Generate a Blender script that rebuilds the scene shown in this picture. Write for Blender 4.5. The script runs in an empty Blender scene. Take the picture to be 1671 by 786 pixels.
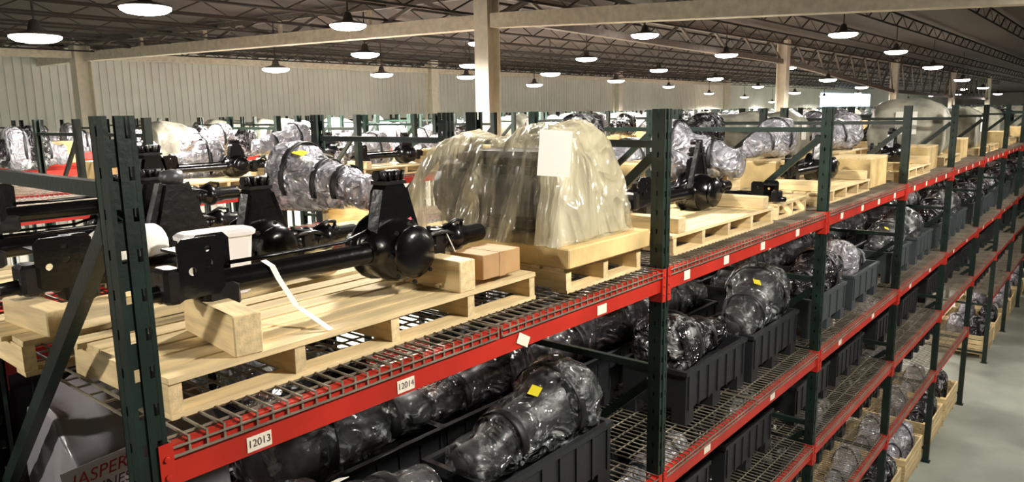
import bpy, bmesh, math, random
from mathutils import Vector, Matrix, noise
R = math.radians
rnd = random.Random(7)
S = bpy.context.scene
COL = S.collection

# ------------------------------------------------------------------ camera, world, exposure
CAM = Vector((-0.7625, -1.8686, 5.1952))
YAW, PITCH, ROLL, F = 0.6999, -0.1726, -0.0161, 1200.0
fw = Vector((math.cos(PITCH)*math.cos(YAW), math.cos(PITCH)*math.sin(YAW), math.sin(PITCH)))
rt = fw.cross(Vector((0, 0, 1))).normalized(); up = rt.cross(fw)
c_, s_ = math.cos(ROLL), math.sin(ROLL)
rt, up = c_*rt + s_*up, -s_*rt + c_*up
cd = bpy.data.cameras.new('camera'); cam = bpy.data.objects.new('camera', cd); COL.objects.link(cam)
cam.matrix_world = Matrix(((rt.x, up.x, -fw.x, CAM.x), (rt.y, up.y, -fw.y, CAM.y), (rt.z, up.z, -fw.z, CAM.z), (0, 0, 0, 1)))
cd.sensor_width = 36; cd.lens = 36*F/1671; cd.clip_start = .05; cd.clip_end = 400
S.camera = cam
w = bpy.data.worlds.new('world'); S.world = w; w.use_nodes = True
w.node_tree.nodes['Background'].inputs[0].default_value = (.8, .85, 1, 1)
w.node_tree.nodes['Background'].inputs[1].default_value = .02
S.view_settings.view_transform = 'Standard'; S.view_settings.look = 'None'
S.view_settings.exposure = 0.5; S.view_settings.gamma = 1
LAMP_W = 1000.0          # each high bay lamp
LAMP_COL = (1.0, .935, .83)

# ------------------------------------------------------------------ materials
M = {}
def mat(name, col, rough=.5, metal=0., var=0., nscale=8., bump=0., bscale=40., stretch=(1, 1, 1), spec=.5, col2=None, objvar=0., ridged=False, bdist=.02):
    m = bpy.data.materials.new(name); m.use_nodes = True; M[name] = m
    nt = m.node_tree; n = nt.nodes; l = nt.links; b = n['Principled BSDF']
    b.inputs['Roughness'].default_value = rough; b.inputs['Metallic'].default_value = metal
    b.inputs['Specular IOR Level'].default_value = spec
    b.inputs['Base Color'].default_value = (*col, 1)
    tc = n.new('ShaderNodeTexCoord'); mp = n.new('ShaderNodeMapping'); mp.inputs['Scale'].default_value = stretch
    l.new(tc.outputs['Object'], mp.inputs[0])
    oi = n.new('ShaderNodeObjectInfo')
    if var or col2:
        nz = n.new('ShaderNodeTexNoise'); nz.inputs['Scale'].default_value = nscale; nz.inputs['Detail'].default_value = 4
        l.new(mp.outputs[0], nz.inputs['Vector'])
        mx = n.new('ShaderNodeMix'); mx.data_type = 'RGBA'
        mx.inputs[6].default_value = (*[max(0, x*(1-var)) for x in col], 1)
        mx.inputs[7].default_value = (*(col2 or [min(1, x*(1+var)) for x in col]), 1)
        cr = n.new('ShaderNodeMapRange'); cr.inputs[1].default_value = .50 if ridged else .35; cr.inputs[2].default_value = .68 if ridged else .65
        if ridged: nz.inputs['Distortion'].default_value = 2.2; nz.inputs['Detail'].default_value = 6; nz.inputs['Roughness'].default_value = .62
        l.new(nz.outputs[0], cr.inputs[0]); l.new(cr.outputs[0], mx.inputs[0])
        out = mx.outputs[2]
        if objvar:
            hv = n.new('ShaderNodeHueSaturation'); mr = n.new('ShaderNodeMapRange')
            mr.inputs[3].default_value = 1-objvar; mr.inputs[4].default_value = 1+objvar*.6
            l.new(oi.outputs['Random'], mr.inputs[0]); l.new(mr.outputs[0], hv.inputs['Value']); l.new(out, hv.inputs['Color']); out = hv.outputs[0]
        l.new(out, b.inputs['Base Color'])
    if bump:
        nb = n.new('ShaderNodeTexNoise'); nb.inputs['Scale'].default_value = bscale; nb.inputs['Detail'].default_value = 2.5 if ridged else 5
        if ridged: nb.noise_type = 'RIDGED_MULTIFRACTAL'; nb.inputs['Distortion'].default_value = .6; nb.inputs['Offset'].default_value = 1.0; nb.inputs['Gain'].default_value = 1.6
        l.new(mp.outputs[0], nb.inputs['Vector'])
        bp = n.new('ShaderNodeBump'); bp.inputs['Strength'].default_value = bump; bp.inputs['Distance'].default_value = bdist
        l.new(nb.outputs[0], bp.inputs['Height']); l.new(bp.outputs[0], b.inputs['Normal'])
    return m
def film(name, col, lo, hi, rough=.16, bump=.5, bscale=9., transl=0., stretch=(1, 1, 1), nsc=7., col2=None, nscale=6.):
    """thin plastic film: glossy sheet over see-through, denser where it is folded"""
    m = mat(name, col, rough, 0, bump=bump, bscale=bscale, spec=.8, ridged=True, bdist=.05, stretch=stretch, col2=col2, nscale=nscale); m.node_tree.nodes['Principled BSDF'].inputs['IOR'].default_value = 1.9
    nt = m.node_tree; n = nt.nodes; l = nt.links; b = n['Principled BSDF']; o = n['Material Output']
    tr = n.new('ShaderNodeBsdfTransparent'); mx = n.new('ShaderNodeMixShader')
    tc = n.new('ShaderNodeTexCoord'); nz = n.new('ShaderNodeTexNoise'); nz.inputs['Scale'].default_value = nsc; nz.inputs['Detail'].default_value = 3
    nz.inputs['Distortion'].default_value = 1.2
    mp2 = n.new('ShaderNodeMapping'); mp2.inputs['Scale'].default_value = stretch; l.new(tc.outputs['Object'], mp2.inputs[0])
    l.new(mp2.outputs[0], nz.inputs['Vector'])
    mr = n.new('ShaderNodeMapRange'); mr.inputs[1].default_value = .38; mr.inputs[2].default_value = .66
    mr.inputs[3].default_value = lo; mr.inputs[4].default_value = hi
    l.new(nz.outputs[0], mr.inputs[0])
    lw = n.new('ShaderNodeLayerWeight'); lw.inputs[0].default_value = .35
    ad = n.new('ShaderNodeMath'); ad.operation = 'MULTIPLY_ADD'; ad.inputs[1].default_value = .34; ad.use_clamp = True
    l.new(lw.outputs['Facing'], ad.inputs[0]); l.new(mr.outputs[0], ad.inputs[2])
    l.new(ad.outputs[0], mx.inputs[0]); l.new(tr.outputs[0], mx.inputs[1])
    sh = b.outputs[0]
    if transl:
        t = n.new('ShaderNodeBsdfTranslucent'); t.inputs[0].default_value = (*col, 1)
        m2 = n.new('ShaderNodeMixShader'); m2.inputs[0].default_value = transl
        l.new(sh, m2.inputs[1]); l.new(t.outputs[0], m2.inputs[2]); sh = m2.outputs[0]
    l.new(sh, mx.inputs[2]); l.new(mx.outputs[0], o.inputs[0])
    return m
def emit(name, col, s):
    m = bpy.data.materials.new(name); m.use_nodes = True; M[name] = m
    b = m.node_tree.nodes['Principled BSDF']; b.inputs['Base Color'].default_value = (.8, .8, .8, 1)
    b.inputs['Emission Color'].default_value = (*col, 1); b.inputs['Emission Strength'].default_value = s
    return m
mat('green', (.007, .019, .0135), .42, .0, var=.35, nscale=5, bump=.08, bscale=60)
mat('red', (.46, .020, .009), .45, var=.15, nscale=3)
mat('wire', (.25, .225, .175), .5, .35, var=.3, nscale=4)
mat('wood_x', (.70, .55, .30), .7, var=.17, nscale=3, stretch=(1.2, 12, 12), bump=.15, bscale=12, objvar=.18)
mat('wood_y', (.70, .55, .30), .7, var=.17, nscale=3, stretch=(12, 1.2, 12), bump=.15, bscale=12, objvar=.18)
mat('ply', (.58, .43, .19), .75, var=.25, nscale=4, bump=.1, objvar=.15)
mat('black_paint', (.004, .004, .0045), .22, 0, bump=.08, bscale=30)
mat('black_iron', (.007, .006, .006), .36, .0, bump=.2, bscale=25, spec=.4)
mat('steel', (.55, .54, .52), .3, .9, var=.15)
mat('cast', (.10, .10, .105), .4, .5, var=.4, nscale=10, bump=.3, bscale=18)
mat('crate_black', (.018, .020, .023), .45, bump=.08, bscale=50)
mat('crate_grey', (.05, .062, .068), .5, bump=.08, bscale=50)
mat('strap_black', (.006, .006, .007), .5)
mat('strap_white', (.85, .83, .78), .5)
mat('tub_white', (.82, .80, .80), .4)
mat('paper', (.86, .84, .78), .7)
mat('tag_paper', (.82, .74, .62), .7)
mat('ink', (.05, .03, .02), .7)
mat('ink_red', (.38, .02, .03), .6)
mat('ink_dark', (.06, .008, .012), .6)
mat('yellow', (.72, .62, .02), .6)
mat('pink', (.85, .12, .2), .6)
mat('card', (.45, .27, .12), .75, var=.15, nscale=5, objvar=.15)
mat('column_paint', (.80, .76, .64), .5, var=.06)
mat('truss_paint', (.17, .15, .13), .6, var=.15)
mat('chord_paint', (.74, .68, .55), .55, var=.12)
mat('joist_paint', (.035, .03, .026), .8)
mat('duct_dark', (.05, .04, .035), .8)
mat('concrete', (.33, .36, .31), .42, var=.22, nscale=.9, bump=.06, bscale=8, col2=(.40, .43, .38))
mat('wall_white', (.86, .86, .80), .6, var=.05, nscale=.6)
mat('ceiling_deck', (.05, .042, .037), .8, var=.35, nscale=.5, stretch=(.25, 1, 1))
mat('lamp_house', (.08, .07, .06), .6, .3)
film('film_clear', (.07, .078, .08), .14, .70, .12, .8, 7., col2=(.80, .85, .85), nscale=5., nsc=5.)  # pale col2 patches: crease whitening that also stands in for bright highlights
film('film_dark', (.02, .018, .023), .25, .75, .10, .8, 7., col2=(.34, .31, .36), nscale=5.)  # paler col2 streaks painted in for glints on the folds
film('film_engine', (.64, .59, .42), .08, .84, .13, 1., 4., .2, (1, 2.2, .5), 2.4)
film('film_pale', (.86, .82, .63), .75, 1., .25, .5, 4., .3, (1.5, 1.5, .5), 3.)
mat('film_far', (.34, .34, .38), .12, .3, col2=(.88, .87, .93), nscale=5, bump=.7, bscale=8, spec=.9, ridged=True, bdist=.04)  # near-white col2 blotches put highlights of the crumpled film into its colour
mat('film_far_dark', (.018, .018, .02), .10, .2, col2=(.55, .56, .58), nscale=5, bump=.8, bscale=8, spec=.9, ridged=True, bdist=.04)  # grey-white col2 paints highlights onto the dark film
emit('lamp_bowl', (1, .90, .86), 28)
emit('skylight', (.55, .75, 1), 3)

# ------------------------------------------------------------------ mesh helpers
class MB:
    def __init__(s): s.v = []; s.f = []; s.sm = []
    def add(s, vs, fs, smooth=False):
        o = len(s.v); s.v += [tuple(v) for v in vs]; s.f += [tuple(i+o for i in f) for f in fs]; s.sm += [smooth]*len(fs); return s
    def box(s, x0, x1, y0, y1, z0, z1, jit=0):
        j = (lambda: rnd.uniform(-jit, jit)) if jit else (lambda: 0)
        vs = [(x+j(), y+j(), z+j()) for z in (z0, z1) for y in (y0, y1) for x in (x0, x1)]
        return s.add(vs, [(0, 2, 3, 1), (4, 5, 7, 6), (0, 1, 5, 4), (2, 6, 7, 3), (0, 4, 6, 2), (1, 3, 7, 5)])
    def bbox(s, x0, x1, y0, y1, z0, z1, b=.004):
        """box with chamfered vertical and top edges"""
        def ring(z, i): return [(x0+i+b, y0+i, z), (x1-i-b, y0+i, z), (x1-i, y0+i+b, z), (x1-i, y1-i-b, z), (x1-i-b, y1-i, z), (x0+i+b, y1-i, z), (x0+i, y1-i-b, z), (x0+i, y0+i+b, z)]
        vs = ring(z0, b)+ring(z0+b, 0)+ring(z1-b, 0)+ring(z1, b); fs = [tuple(range(7, -1, -1)), tuple(range(24, 32))]
        for k in range(3):
            for i in range(8): a = k*8+i; c = k*8+(i+1) % 8; fs.append((a, c, c+8, a+8))
        return s.add(vs, fs)
    def tube(s, pts, r, n=8, cap=True):
        pts = [Vector(p) for p in pts]; rs = r if isinstance(r, (list, tuple)) else [r]*len(pts); vs = []; fs = []
        d0 = (pts[1]-pts[0]).normalized(); u = d0.orthogonal().normalized()
        for i, p in enumerate(pts):
            d = ((pts[min(i+1, len(pts)-1)]-p).normalized()+(p-pts[max(i-1, 0)]).normalized()).normalized()
            u = (u-d*u.dot(d)).normalized(); v = d.cross(u)
            for k in range(n):
                a = 2*math.pi*k/n; vs.append(p+(u*math.cos(a)+v*math.sin(a))*rs[i])
        for i in range(len(pts)-1):
            for k in range(n): a = i*n+k; b = i*n+(k+1) % n; fs.append((a, b, b+n, a+n))
        s.add(vs, fs, True)
        if cap:
            o = len(s.v)-len(vs); s.f += [tuple(o+k for k in range(n-1, -1, -1)), tuple(o+(len(pts)-1)*n+k for k in range(n))]; s.sm += [False]*2
        return s
    def bar(s, p, q, wd, ht):
        p, q = Vector(p), Vector(q); d = (q-p).normalized(); u = d.cross(Vector((0, 0, 1)))
        u = u.normalized() if u.length > 1e-3 else Vector((1, 0, 0)); v = u.cross(d)
        vs = [e+u*a*wd/2+v*b*ht/2 for e in (p, q) for a, b in ((-1, -1), (1, -1), (1, 1), (-1, 1))]
        return s.add(vs, [(0, 1, 2, 3), (7, 6, 5, 4), (0, 4, 5, 1), (1, 5, 6, 2), (2, 6, 7, 3), (3, 7, 4, 0)])
    def lathe(s, prof, axis='x', n=16, c=(0, 0, 0), noise_amp=0):
        """prof: (t, r) along the axis"""
        vs = []; fs = []; m = len(prof)
        for t, r in prof:
            for k in range(n):
                a = 2*math.pi*k/n; q = (t, r*math.cos(a), r*math.sin(a))
                q = q if axis == 'x' else ((q[1], q[0], q[2]) if axis == 'y' else (q[1], q[2], q[0]))
                vs.append((q[0]+c[0], q[1]+c[1], q[2]+c[2]))
        for i in range(m-1):
            for k in range(n):
                a = i*n+k; b = i*n+(k+1) % n; fs.append((a, b, b+n, a+n) if axis != 'y' else (a, a+n, b+n, b))
        s.add(vs, fs, True); o = len(s.v)-len(vs)
        e0 = tuple(o+k for k in range(n)); e1 = tuple(o+(m-1)*n+k for k in range(n))
        s.f += [e0[::-1] if axis != 'y' else e0, e1 if axis != 'y' else e1[::-1]]; s.sm += [False]*2
        return s
    def prism(s, poly, y0, y1, axis='y'):
        """polygon in (x,z) pushed along y"""
        n = len(poly); vs = [(x, y, z) for y in (y0, y1) for x, z in poly]
        if axis == 'x': vs = [(b, a, c) for a, b, c in vs]
        return s.add(vs, [tuple(range(n)), tuple(range(2*n-1, n-1, -1))]+[(i, i+n, (i+1) % n+n, (i+1) % n) for i in range(n)])
    def mesh(s, name, m):
        me = bpy.data.meshes.new(name); me.from_pydata(s.v, [], s.f)
        me.polygons.foreach_set('use_smooth', s.sm)
        me.materials.append(M[m] if isinstance(m, str) else m)
        bm = bmesh.new(); bm.from_mesh(me); bmesh.ops.recalc_face_normals(bm, faces=bm.faces); bm.to_mesh(me); bm.free()
        return me
    def build(s, name, m, parent=None, label=None):
        return obj(name, s.mesh(name, m), parent, label)
def obj(name, me, parent=None, label=None, loc=None):
    o = bpy.data.objects.new(name, me); COL.objects.link(o)
    if parent: o.parent = parent
    if label: o['label'] = label
    if loc: o.location = loc
    return o
def tag(o, label, cat, group=None):
    o['label'] = label; o['category'] = cat
    if group: o['group'] = group
    return o
def thing(name, label, cat, loc=(0, 0, 0), rz=0, group=None):
    o = bpy.data.objects.new(name, None); COL.objects.link(o); o.empty_display_size = .1
    o.location = loc; o.rotation_euler = (0, 0, rz)
    return tag(o, label, cat, group)
KIDS = {}
def kids(o):
    if o.name not in KIDS: KIDS[o.name] = [c for c in bpy.data.objects if c.parent == o]
    return KIDS[o.name]
def dup(o, loc, rz=0, label=None, group=None, sc=None, parent=None):
    c = o.copy(); COL.objects.link(c)
    if parent: c.parent = parent
    else:
        c.location = loc; c.rotation_euler = (0, 0, rz)
        if sc: c.scale = sc if isinstance(sc, tuple) else (sc, sc, sc)
        if label: c['label'] = label
        if group: c['group'] = group
        elif 'group' in c: del c['group']
    for k in kids(o): dup(k, None, parent=c)
    return c
def struct(o): o['kind'] = 'structure'; return o
ORD = ['nearest', 'second', 'third', 'fourth', 'fifth', 'sixth', 'seventh', 'eighth', 'ninth', 'tenth', 'eleventh', 'twelfth', 'thirteenth',
       'fourteenth', 'fifteenth', 'sixteenth', 'seventeenth', 'eighteenth', 'nineteenth', 'twentieth', 'twenty-first', 'twenty-second', 'twenty-third', 'twenty-fourth']
L = 2.74
NTH = ORD[:20] + ['twenty-'+q for q in ('first', 'second', 'third', 'fourth', 'fifth', 'sixth', 'seventh', 'eighth', 'ninth')] + ['thirtieth'] + ['thirty-'+q for q in ('first', 'second', 'third', 'fourth', 'fifth', 'sixth')]
LEV = [4.344, 3.158, 2.311, 1.414]      # tops of the beams
TOP = 5.203

# ------------------------------------------------------------------ room
X0, X1, Y0, Y1, ZC = -14, 170, -26, 25.0, 7.5
struct(MB().box(X0, X1, Y0, Y1, -.2, 0).build('floor', 'concrete'))
struct(MB().box(X0, X1, Y0, Y1, ZC, ZC+.2).build('ceiling', 'ceiling_deck'))
b = MB()                                                        # ribbed metal cladding on the long wall
b.box(X0, X1, Y1, Y1+.2, 0, ZC)
wl = struct(b.build('wall_left', 'wall_white'))
b = MB()
for i in range(420): b.box(X0+.5+i*.25, X0+.56+i*.25, Y1-.035, Y1, .01, ZC-.02)
b.build('ribs', 'wall_white', wl)['kind'] = 'stuff'
struct(MB().box(X0, X1, Y0-.2, Y0, 0, ZC).build('wall_right', 'wall_white'))
struct(MB().box(X0-.2, X0, Y0, Y1, 0, ZC).build('wall_back', 'wall_white'))
struct(MB().box(X1, X1+.2, Y0, Y1, 0, ZC).build('wall_far', 'wall_white'))
wn = bpy.data.objects.new('window_1', None); COL.objects.link(wn); struct(wn); wn.location = (84, Y1, 5.3)
for q in range(5): MB().box(q*4, q*4+3.7, -.10, -.06, 0, 1.5).build('pane', 'skylight', wn)
MB().box(-.3, 20, -.06, -.051, -.3, 1.8).build('window_frame', 'wall_white', wn)
# columns and girders
def column(x, y, wd):
    m = MB(); h = wd/2
    m.box(-h, h, -h, -h+.03, 0, ZC); m.box(-h, h, h-.03, h, 0, ZC); m.box(-.02, .02, -h+.03, h-.03, 0, ZC)
    o = struct(m.build('column', 'column_paint')); o.location = (x, y, 0)
    return o
FLUE = 7.645
cols = [(9.9, FLUE, .34), (25.2, FLUE, .34), (40.6, FLUE, .34), (56, FLUE, .34), (71.4, FLUE, .34), (8.1, 22.0, .44), (22.3, 22.0, .42), (37.6, 22.0, .42), (53, 22.0, .42)]
for x, y, wd in cols:
    o = column(x, y, wd)
    if x < 10: o.rotation_euler = (0, 0, R(90))
def girder(p, q, top, hb, ht, nseg, mchord, mweb, name='roof_girder', hang=True):
    p, q = Vector(p), Vector(q); d = q-p; hd = Vector((d.x, d.y, 0)).normalized()
    root = bpy.data.objects.new(name, None); COL.objects.link(root); root.location = p; struct(root)
    o0 = Vector((0, 0, 0))
    MB().bar(o0, d, hb, ht).build('bottom_chord', mchord, root)
    tz = top-p.z
    MB().bar((0, 0, tz), (d.x, d.y, tz), .12, .12).build('top_chord', mweb, root)
    for i in range(nseg):
        a = d*(i/nseg); c = d*((i+1)/nseg); mid = (a+c)/2
        MB().bar(a, (mid.x, mid.y, tz), .06, .06).build('web_bar', mweb, root)
        MB().bar((mid.x, mid.y, tz), c, .06, .06).build('web_bar', mweb, root)
        if hang: MB().bar(a, (a.x, a.y, tz), .07, .07).build('hanger', mchord, root)
    return root
girder((9.9, -9, 6.05), (9.9, 7.45, 6.88), ZC-.1, .26, .26, 5, 'chord_paint', 'truss_paint')
girder((9.9, 7.84, 6.88), (8.2, 21.7, 7.0), ZC-.1, .26, .26, 5, 'chord_paint', 'truss_paint')
girder((8.1, 22.3, 7.0), (8.0, 24.9, 7.0), ZC-.1, .26, .26, 1, 'chord_paint', 'truss_paint')
GZ = [(10.1, 7.0), (25.0, 6.78), (25.4, 6.78), (40.4, 5.95), (40.8, 5.95), (55.8, 5.8), (56.2, 5.8), (71.2, 5.7)]
for q in range(0, 8, 2):
    girder((GZ[q][0], FLUE, GZ[q][1]), (GZ[q+1][0], FLUE, GZ[q+1][1]), ZC-.1, .16, .16, 7, 'truss_paint', 'truss_paint', hang=False)
for a, c in ((-9, 7.85), (8.4, 22.0), (22.6, 37.3), (37.9, 52.7)):
    girder((a, 22.0, 7.05), (c, 22.0, 7.05), ZC-.1, .2, .2, 7, 'chord_paint', 'truss_paint', hang=False)
# roof joists
jm = MB(); JL = 92
jm.bar((0, 0, 0), (JL, 0, 0), .05, .05); jm.bar((0, 0, -.28), (JL, 0, -.28), .04, .04)
for i in range(int(JL/1.2)):
    jm.bar((i*1.2, 0, 0), (i*1.2+.6, 0, -.28), .018, .018); jm.bar((i*1.2+.6, 0, -.28), (i*1.2+1.2, 0, 0), .025, .025)
jme = jm.mesh('roof_joist', 'joist_paint')
for i in range(18):
    y = -8.2+i*1.83
    if abs(y-FLUE) < .3 or abs(y-22.0) < .3: y += .55
    struct(obj('roof_joist', jme, loc=(-9, y, ZC-.12)))

# ------------------------------------------------------------------ lamps: (x, y, height) of the high bays over the racks, then added ones
LAMPS = [(237, 12, 92), (58, 59, 88), (568, 41, 68), (596, 88, 53), (450, 112, 50), (623, 121, 42), (783, 70, 44), (767, 106, 40), (761, 125, 36), (898, 120, 37),
         (957, 95, 40), (872, 138, 31), (1005, 131, 32), (1052, 57, 52), (1075, 114, 33), (1185, 89, 42), (1167, 128, 30), (1376, 55, 52), (1462, 84, 40),
         (1522, 109, 34), (1570, 130, 27), (1604, 143, 19), (1628, 153, 15), (1351, 130, 31), (1406, 142, 23), (1288, 110, 26), (1237, 141, 21), (1297, 151, 21),
         (1157, 152, 18), (1215, 158, 15), (1260, 166, 13), (1091, 141, 22), (1482, 162, 14), (1512, 167, 11), (1345, 157, 16)]
LAMPS_XYZ = []
for px, py, wd in LAMPS:
    dep = .72*1200/wd
    p = CAM + (fw + rt*((px-835.5)/F) - up*((py-393)/F))*dep
    LAMPS_XYZ.append((round(p.x, 2), round(p.y, 2), round(p.z, 2)))
LAMPS_XYZ += [(3.4, 2.2, 6.9), (2.4, -2.6, 6.9), (8.5, -2.6, 6.9), (15, -2.6, 6.9), (-5, 1.5, 6.9), (-3.5, 8, 6.8), (75, 10, 6.6), (80, 20, 6.6), (95, 6, 6.6), (110, 16, 6.6), (125, 4, 6.6), (120, 21, 6.6), (145, 12, 6.6)]  # further lamps; aisle and far-end ones added to brighten bags and end wall
lamp0 = None
for i, (x, y, z) in enumerate(LAMPS_XYZ):
    n_ = sorted(range(len(LAMPS)), key=lambda q: LAMPS[q][0]).index(i) if i < len(LAMPS) else -1
    lab = 'round high bay lamp glowing under the dark roof, ' + ('%s counted from the left edge' % (['leftmost'] + NTH[1:])[n_] if n_ >= 0 else 'added beyond the others or outside the picture')
    if lamp0 is None:
        lamp0 = thing('high_bay_lamp', lab, 'lamp', (x, y, z), group='high bay lamps')
        MB().lathe([(0.0, .0), (0.0, .30), (.02, .29), (.05, .2), (.08, .09), (.20, .06), (.22, .03)], 'z', 20).build('housing', 'lamp_house', lamp0)
        MB().lathe([(-.085, .0), (-.085, .13), (-.065, .24), (-.03, .30), (.0, .31)], 'z', 20).build('lens', 'lamp_bowl', lamp0)
        ld = bpy.data.lights.new('lamp', 'SPOT'); ld.spot_size = R(166); ld.spot_blend = .25; ld.shadow_soft_size = .22; ld.energy = LAMP_W; ld.color = LAMP_COL
        LAMP_REAR = ld.copy(); LAMP_REAR.energy = LAMP_W*3.4
        lo = bpy.data.objects.new('lamp_light', ld); COL.objects.link(lo); lo.parent = lamp0; lo.location = (0, 0, -.095)
        t = lamp0
    else:
        t = dup(lamp0, (x, y, z), 0, lab, 'high bay lamps')
        if y > 11:                                               # the lamps over the rear rows are stronger
            k_ = next(c for c in bpy.data.objects if c.parent == t and c.type == 'LIGHT'); k_.data = LAMP_REAR
    MB().bar((0, 0, .22), (0, 0, ZC-.01-z), .02, .02).build('stem', 'lamp_house', t)

# ------------------------------------------------------------------ pallet racks
def post_mesh(detail):
    m = MB(); h = .038; t = .004
    if detail:
        for a, c in ((-h, -.026), (-.012, .012), (.026, h)): m.box(a, c, -h, -h+t, 0, TOP)
        for a in (-.026, .012):
            z = 0.0
            while z < TOP-.03:
                m.box(a, a+.014, -h+.0005, -h+t-.0005, z, min(z+.068, TOP)); z += .1016
        m.box(-.010, .010, -h-.004, -h, 0, TOP)
        for sx in (-1, 1):                                  # side webs with an open row of slots
            x = sx*h; a, c = min(x, x-sx*t), max(x, x-sx*t)
            m.box(a, c, -h+t, -.004, 0, TOP); m.box(a, c, .006, h, 0, TOP)
            z = 0.0
            while z < TOP-.06: m.box(a+.0005, c-.0005, -.004, .006, z, min(z+.075, TOP)); z += .1016
    else:
        m.box(-h, h, -h, -h+t, 0, TOP); m.box(-h, -h+t, -h, h, 0, TOP); m.box(h-t, h, -h, h, 0, TOP)
    for sx in (-1, 1):
        a, c = sorted((sx*h, sx*(h-.018))); m.box(a, c, h-t, h, 0, TOP)
    m.box(-.06, .06, -.06, .06, 0, .008)
    return m.mesh('post', 'green')
POST_D, POST_S = post_mesh(True), post_mesh(False)
BEAM_LEN = L-.084
bm_ = MB()
bm_.box(-BEAM_LEN/2, BEAM_LEN/2, -.038, .012, -.114, -.032); bm_.box(-BEAM_LEN/2, BEAM_LEN/2, -.038, -.006, -.032, 0)
BEAM = bm_.mesh('beam', 'red')
BEAM_FAR = MB().box(-BEAM_LEN/2, BEAM_LEN/2, -.038, .012, -.114, 0).mesh('beam', 'red')
cm = MB(); cm.box(-.03, .008, -.0515, -.047, -.17, .012); cm.box(.004, .008, -.047, .03, -.17, .012)
for z in (-.13, -.08, -.03): cm.lathe([(-.056, .007), (-.0515, .009)], 'y', 8, (-.012, 0, z))
CONN = cm.mesh('beam_connector', 'red')
def wire_deck_mesh(w_, d_):
    m = MB(); t = .0032
    n = int(round(w_/.0508))
    for i in range(n+1):
        x = -w_/2+i*w_/n
        m.box(x-t, x+t, -.012, d_, .004, .004+2*t)
        m.box(x-t, x+t, -.016, -.012, -.036, .004+2*t)
    for i in range(int(d_/.1016)+1):
        y = .035+i*.1016
        if y < d_: m.box(-w_/2, w_/2, y-t, y+t, -.0022, .004)
    m.box(-w_/2, w_/2, -.021, -.016, -.036, -.030); m.box(-w_/2, w_/2, -.021, -.016, -.010, -.005)
    return m.mesh('wire_deck', 'wire')
def rack(row, label, y0, dep, face, k0, k1, levels, detail=3, gap=None):
    """face -1: front toward -y. posts at x = k*L"""
    root = thing('pallet_rack', label, 'rack', (0, 0, 0))
    for k in range(k0, k1+1):
        for yy, rz in ((y0+.038, 0 if True else 0), (y0+dep-.038, math.pi)):
            p = obj('post', POST_D if (k <= detail) else POST_S, root, loc=(k*L, yy, 0)); p.rotation_euler = (0, 0, rz)
        ya, yb = y0+.08, y0+dep-.08
        for z in (5.02, 3.78, 2.5, 1.2, .2):
            if z > 3 or detail > 5: obj('frame_strut', STRUT[dep], root, loc=(k*L, y0, z))
        obj('frame_brace', BRACE[dep], root, loc=(k*L, y0, 4.96))
        if detail > 5: obj('frame_brace', BRACE[dep], root, loc=(k*L, y0, 3.7)); obj('frame_brace', BRACE[dep], root, loc=(k*L, y0, 2.42))
    for k in range(k0, k1):
        for li, z in enumerate(LEV[:levels]):
            if gap and (k, li) in gap: continue
            xc = (k+.5)*L
            me = BEAM
            for yy, rz in ((y0+.002, 0), (y0+dep-.002, math.pi)):
                o = obj('beam', me, root, loc=(xc, yy+.04*(1 if rz == 0 else -1), z)); o.rotation_euler = (0, 0, rz)
                if k <= 9 or rz == 0:
                    for sx in (-1, 1):
                        cx = obj('beam_connector', CONN, o, loc=(sx*BEAM_LEN/2, 0, 0))
                        cx.scale = (-sx if False else sx*-1, 1, 1)
                        cx.location = (sx*(BEAM_LEN/2+.003), 0, 0)
    return root
STRUT, BRACE = {}, {}
for dep in (1.42, 1.5):
    STRUT[dep] = MB().box(-.016, .016, .076, dep-.076, -.02, .02).mesh('frame_strut', 'green')
    BRACE[dep] = MB().bar((0, .08, 0), (0, dep-.08, -1.15), .036, .05).mesh('frame_brace', 'green')
gapA = {(5, 3), (-1, 0)}
RA = rack('A', 'long green and orange-red pallet rack in front beside the floor aisle, four shelves high', 0, 1.42, -1, -1, 24, 4, 6, gapA)
RB = rack('B', 'green pallet rack standing back to back behind the front rack', 1.6, 1.5, 1, -1, 22, 4, 3)
ROWS = [('C', 6.0, 0), ('D', 7.87, 0), ('E', 12.2, 1), ('F', 14.07, 1), ('G', 17.6, 2), ('H', 19.5, 2), ('I', 23.0, 3)]
RNAME = {'C': 'across the first aisle behind the front racks', 'D': 'back to back with the rack across the first aisle'}
for i, (r, y, k0) in enumerate(ROWS):
    rack(r, 'green pallet rack %s' % RNAME.get(r, 'in the %s row of racks toward the white wall' % ORD[i+2]), y, 1.42, -1, k0, 22, 1 if i > 1 else 2, 0)
WD = {d: wire_deck_mesh(1.315, d-.03) for d in (1.42, 1.5)}
SHELF = ['top', 'second', 'third', 'fourth']
def decks(y0, dep, k0, k1, li, rowlab, gap=None):
    for k in range(k0, k1):
        if gap and (k, li) in gap: continue
        for h in (0, 1):
            o = obj('wire_deck', WD[dep], loc=((k+.5)*L+(-.669 if h == 0 else .669), y0+.012, LEV[li]+.0026))
            if rowlab == 'A':
                tag(o, 'wire deck panel, %s half of the %s shelf, %s bay of the front rack' % (('near', 'far')[h], SHELF[li], ORD[k]), 'deck', 'wire decks of the front rack')
            else:
                tag(o, 'wire deck, %s half of %s bay, %s shelf, %s' % (('near', 'far')[h], ORD[k-k0], SHELF[li], rowlab), 'deck', 'wire decks of the rear racks')
for li in range(4): decks(0, 1.42, 0, 24 if li == 0 else 12, li, 'A', gapA)
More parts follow.
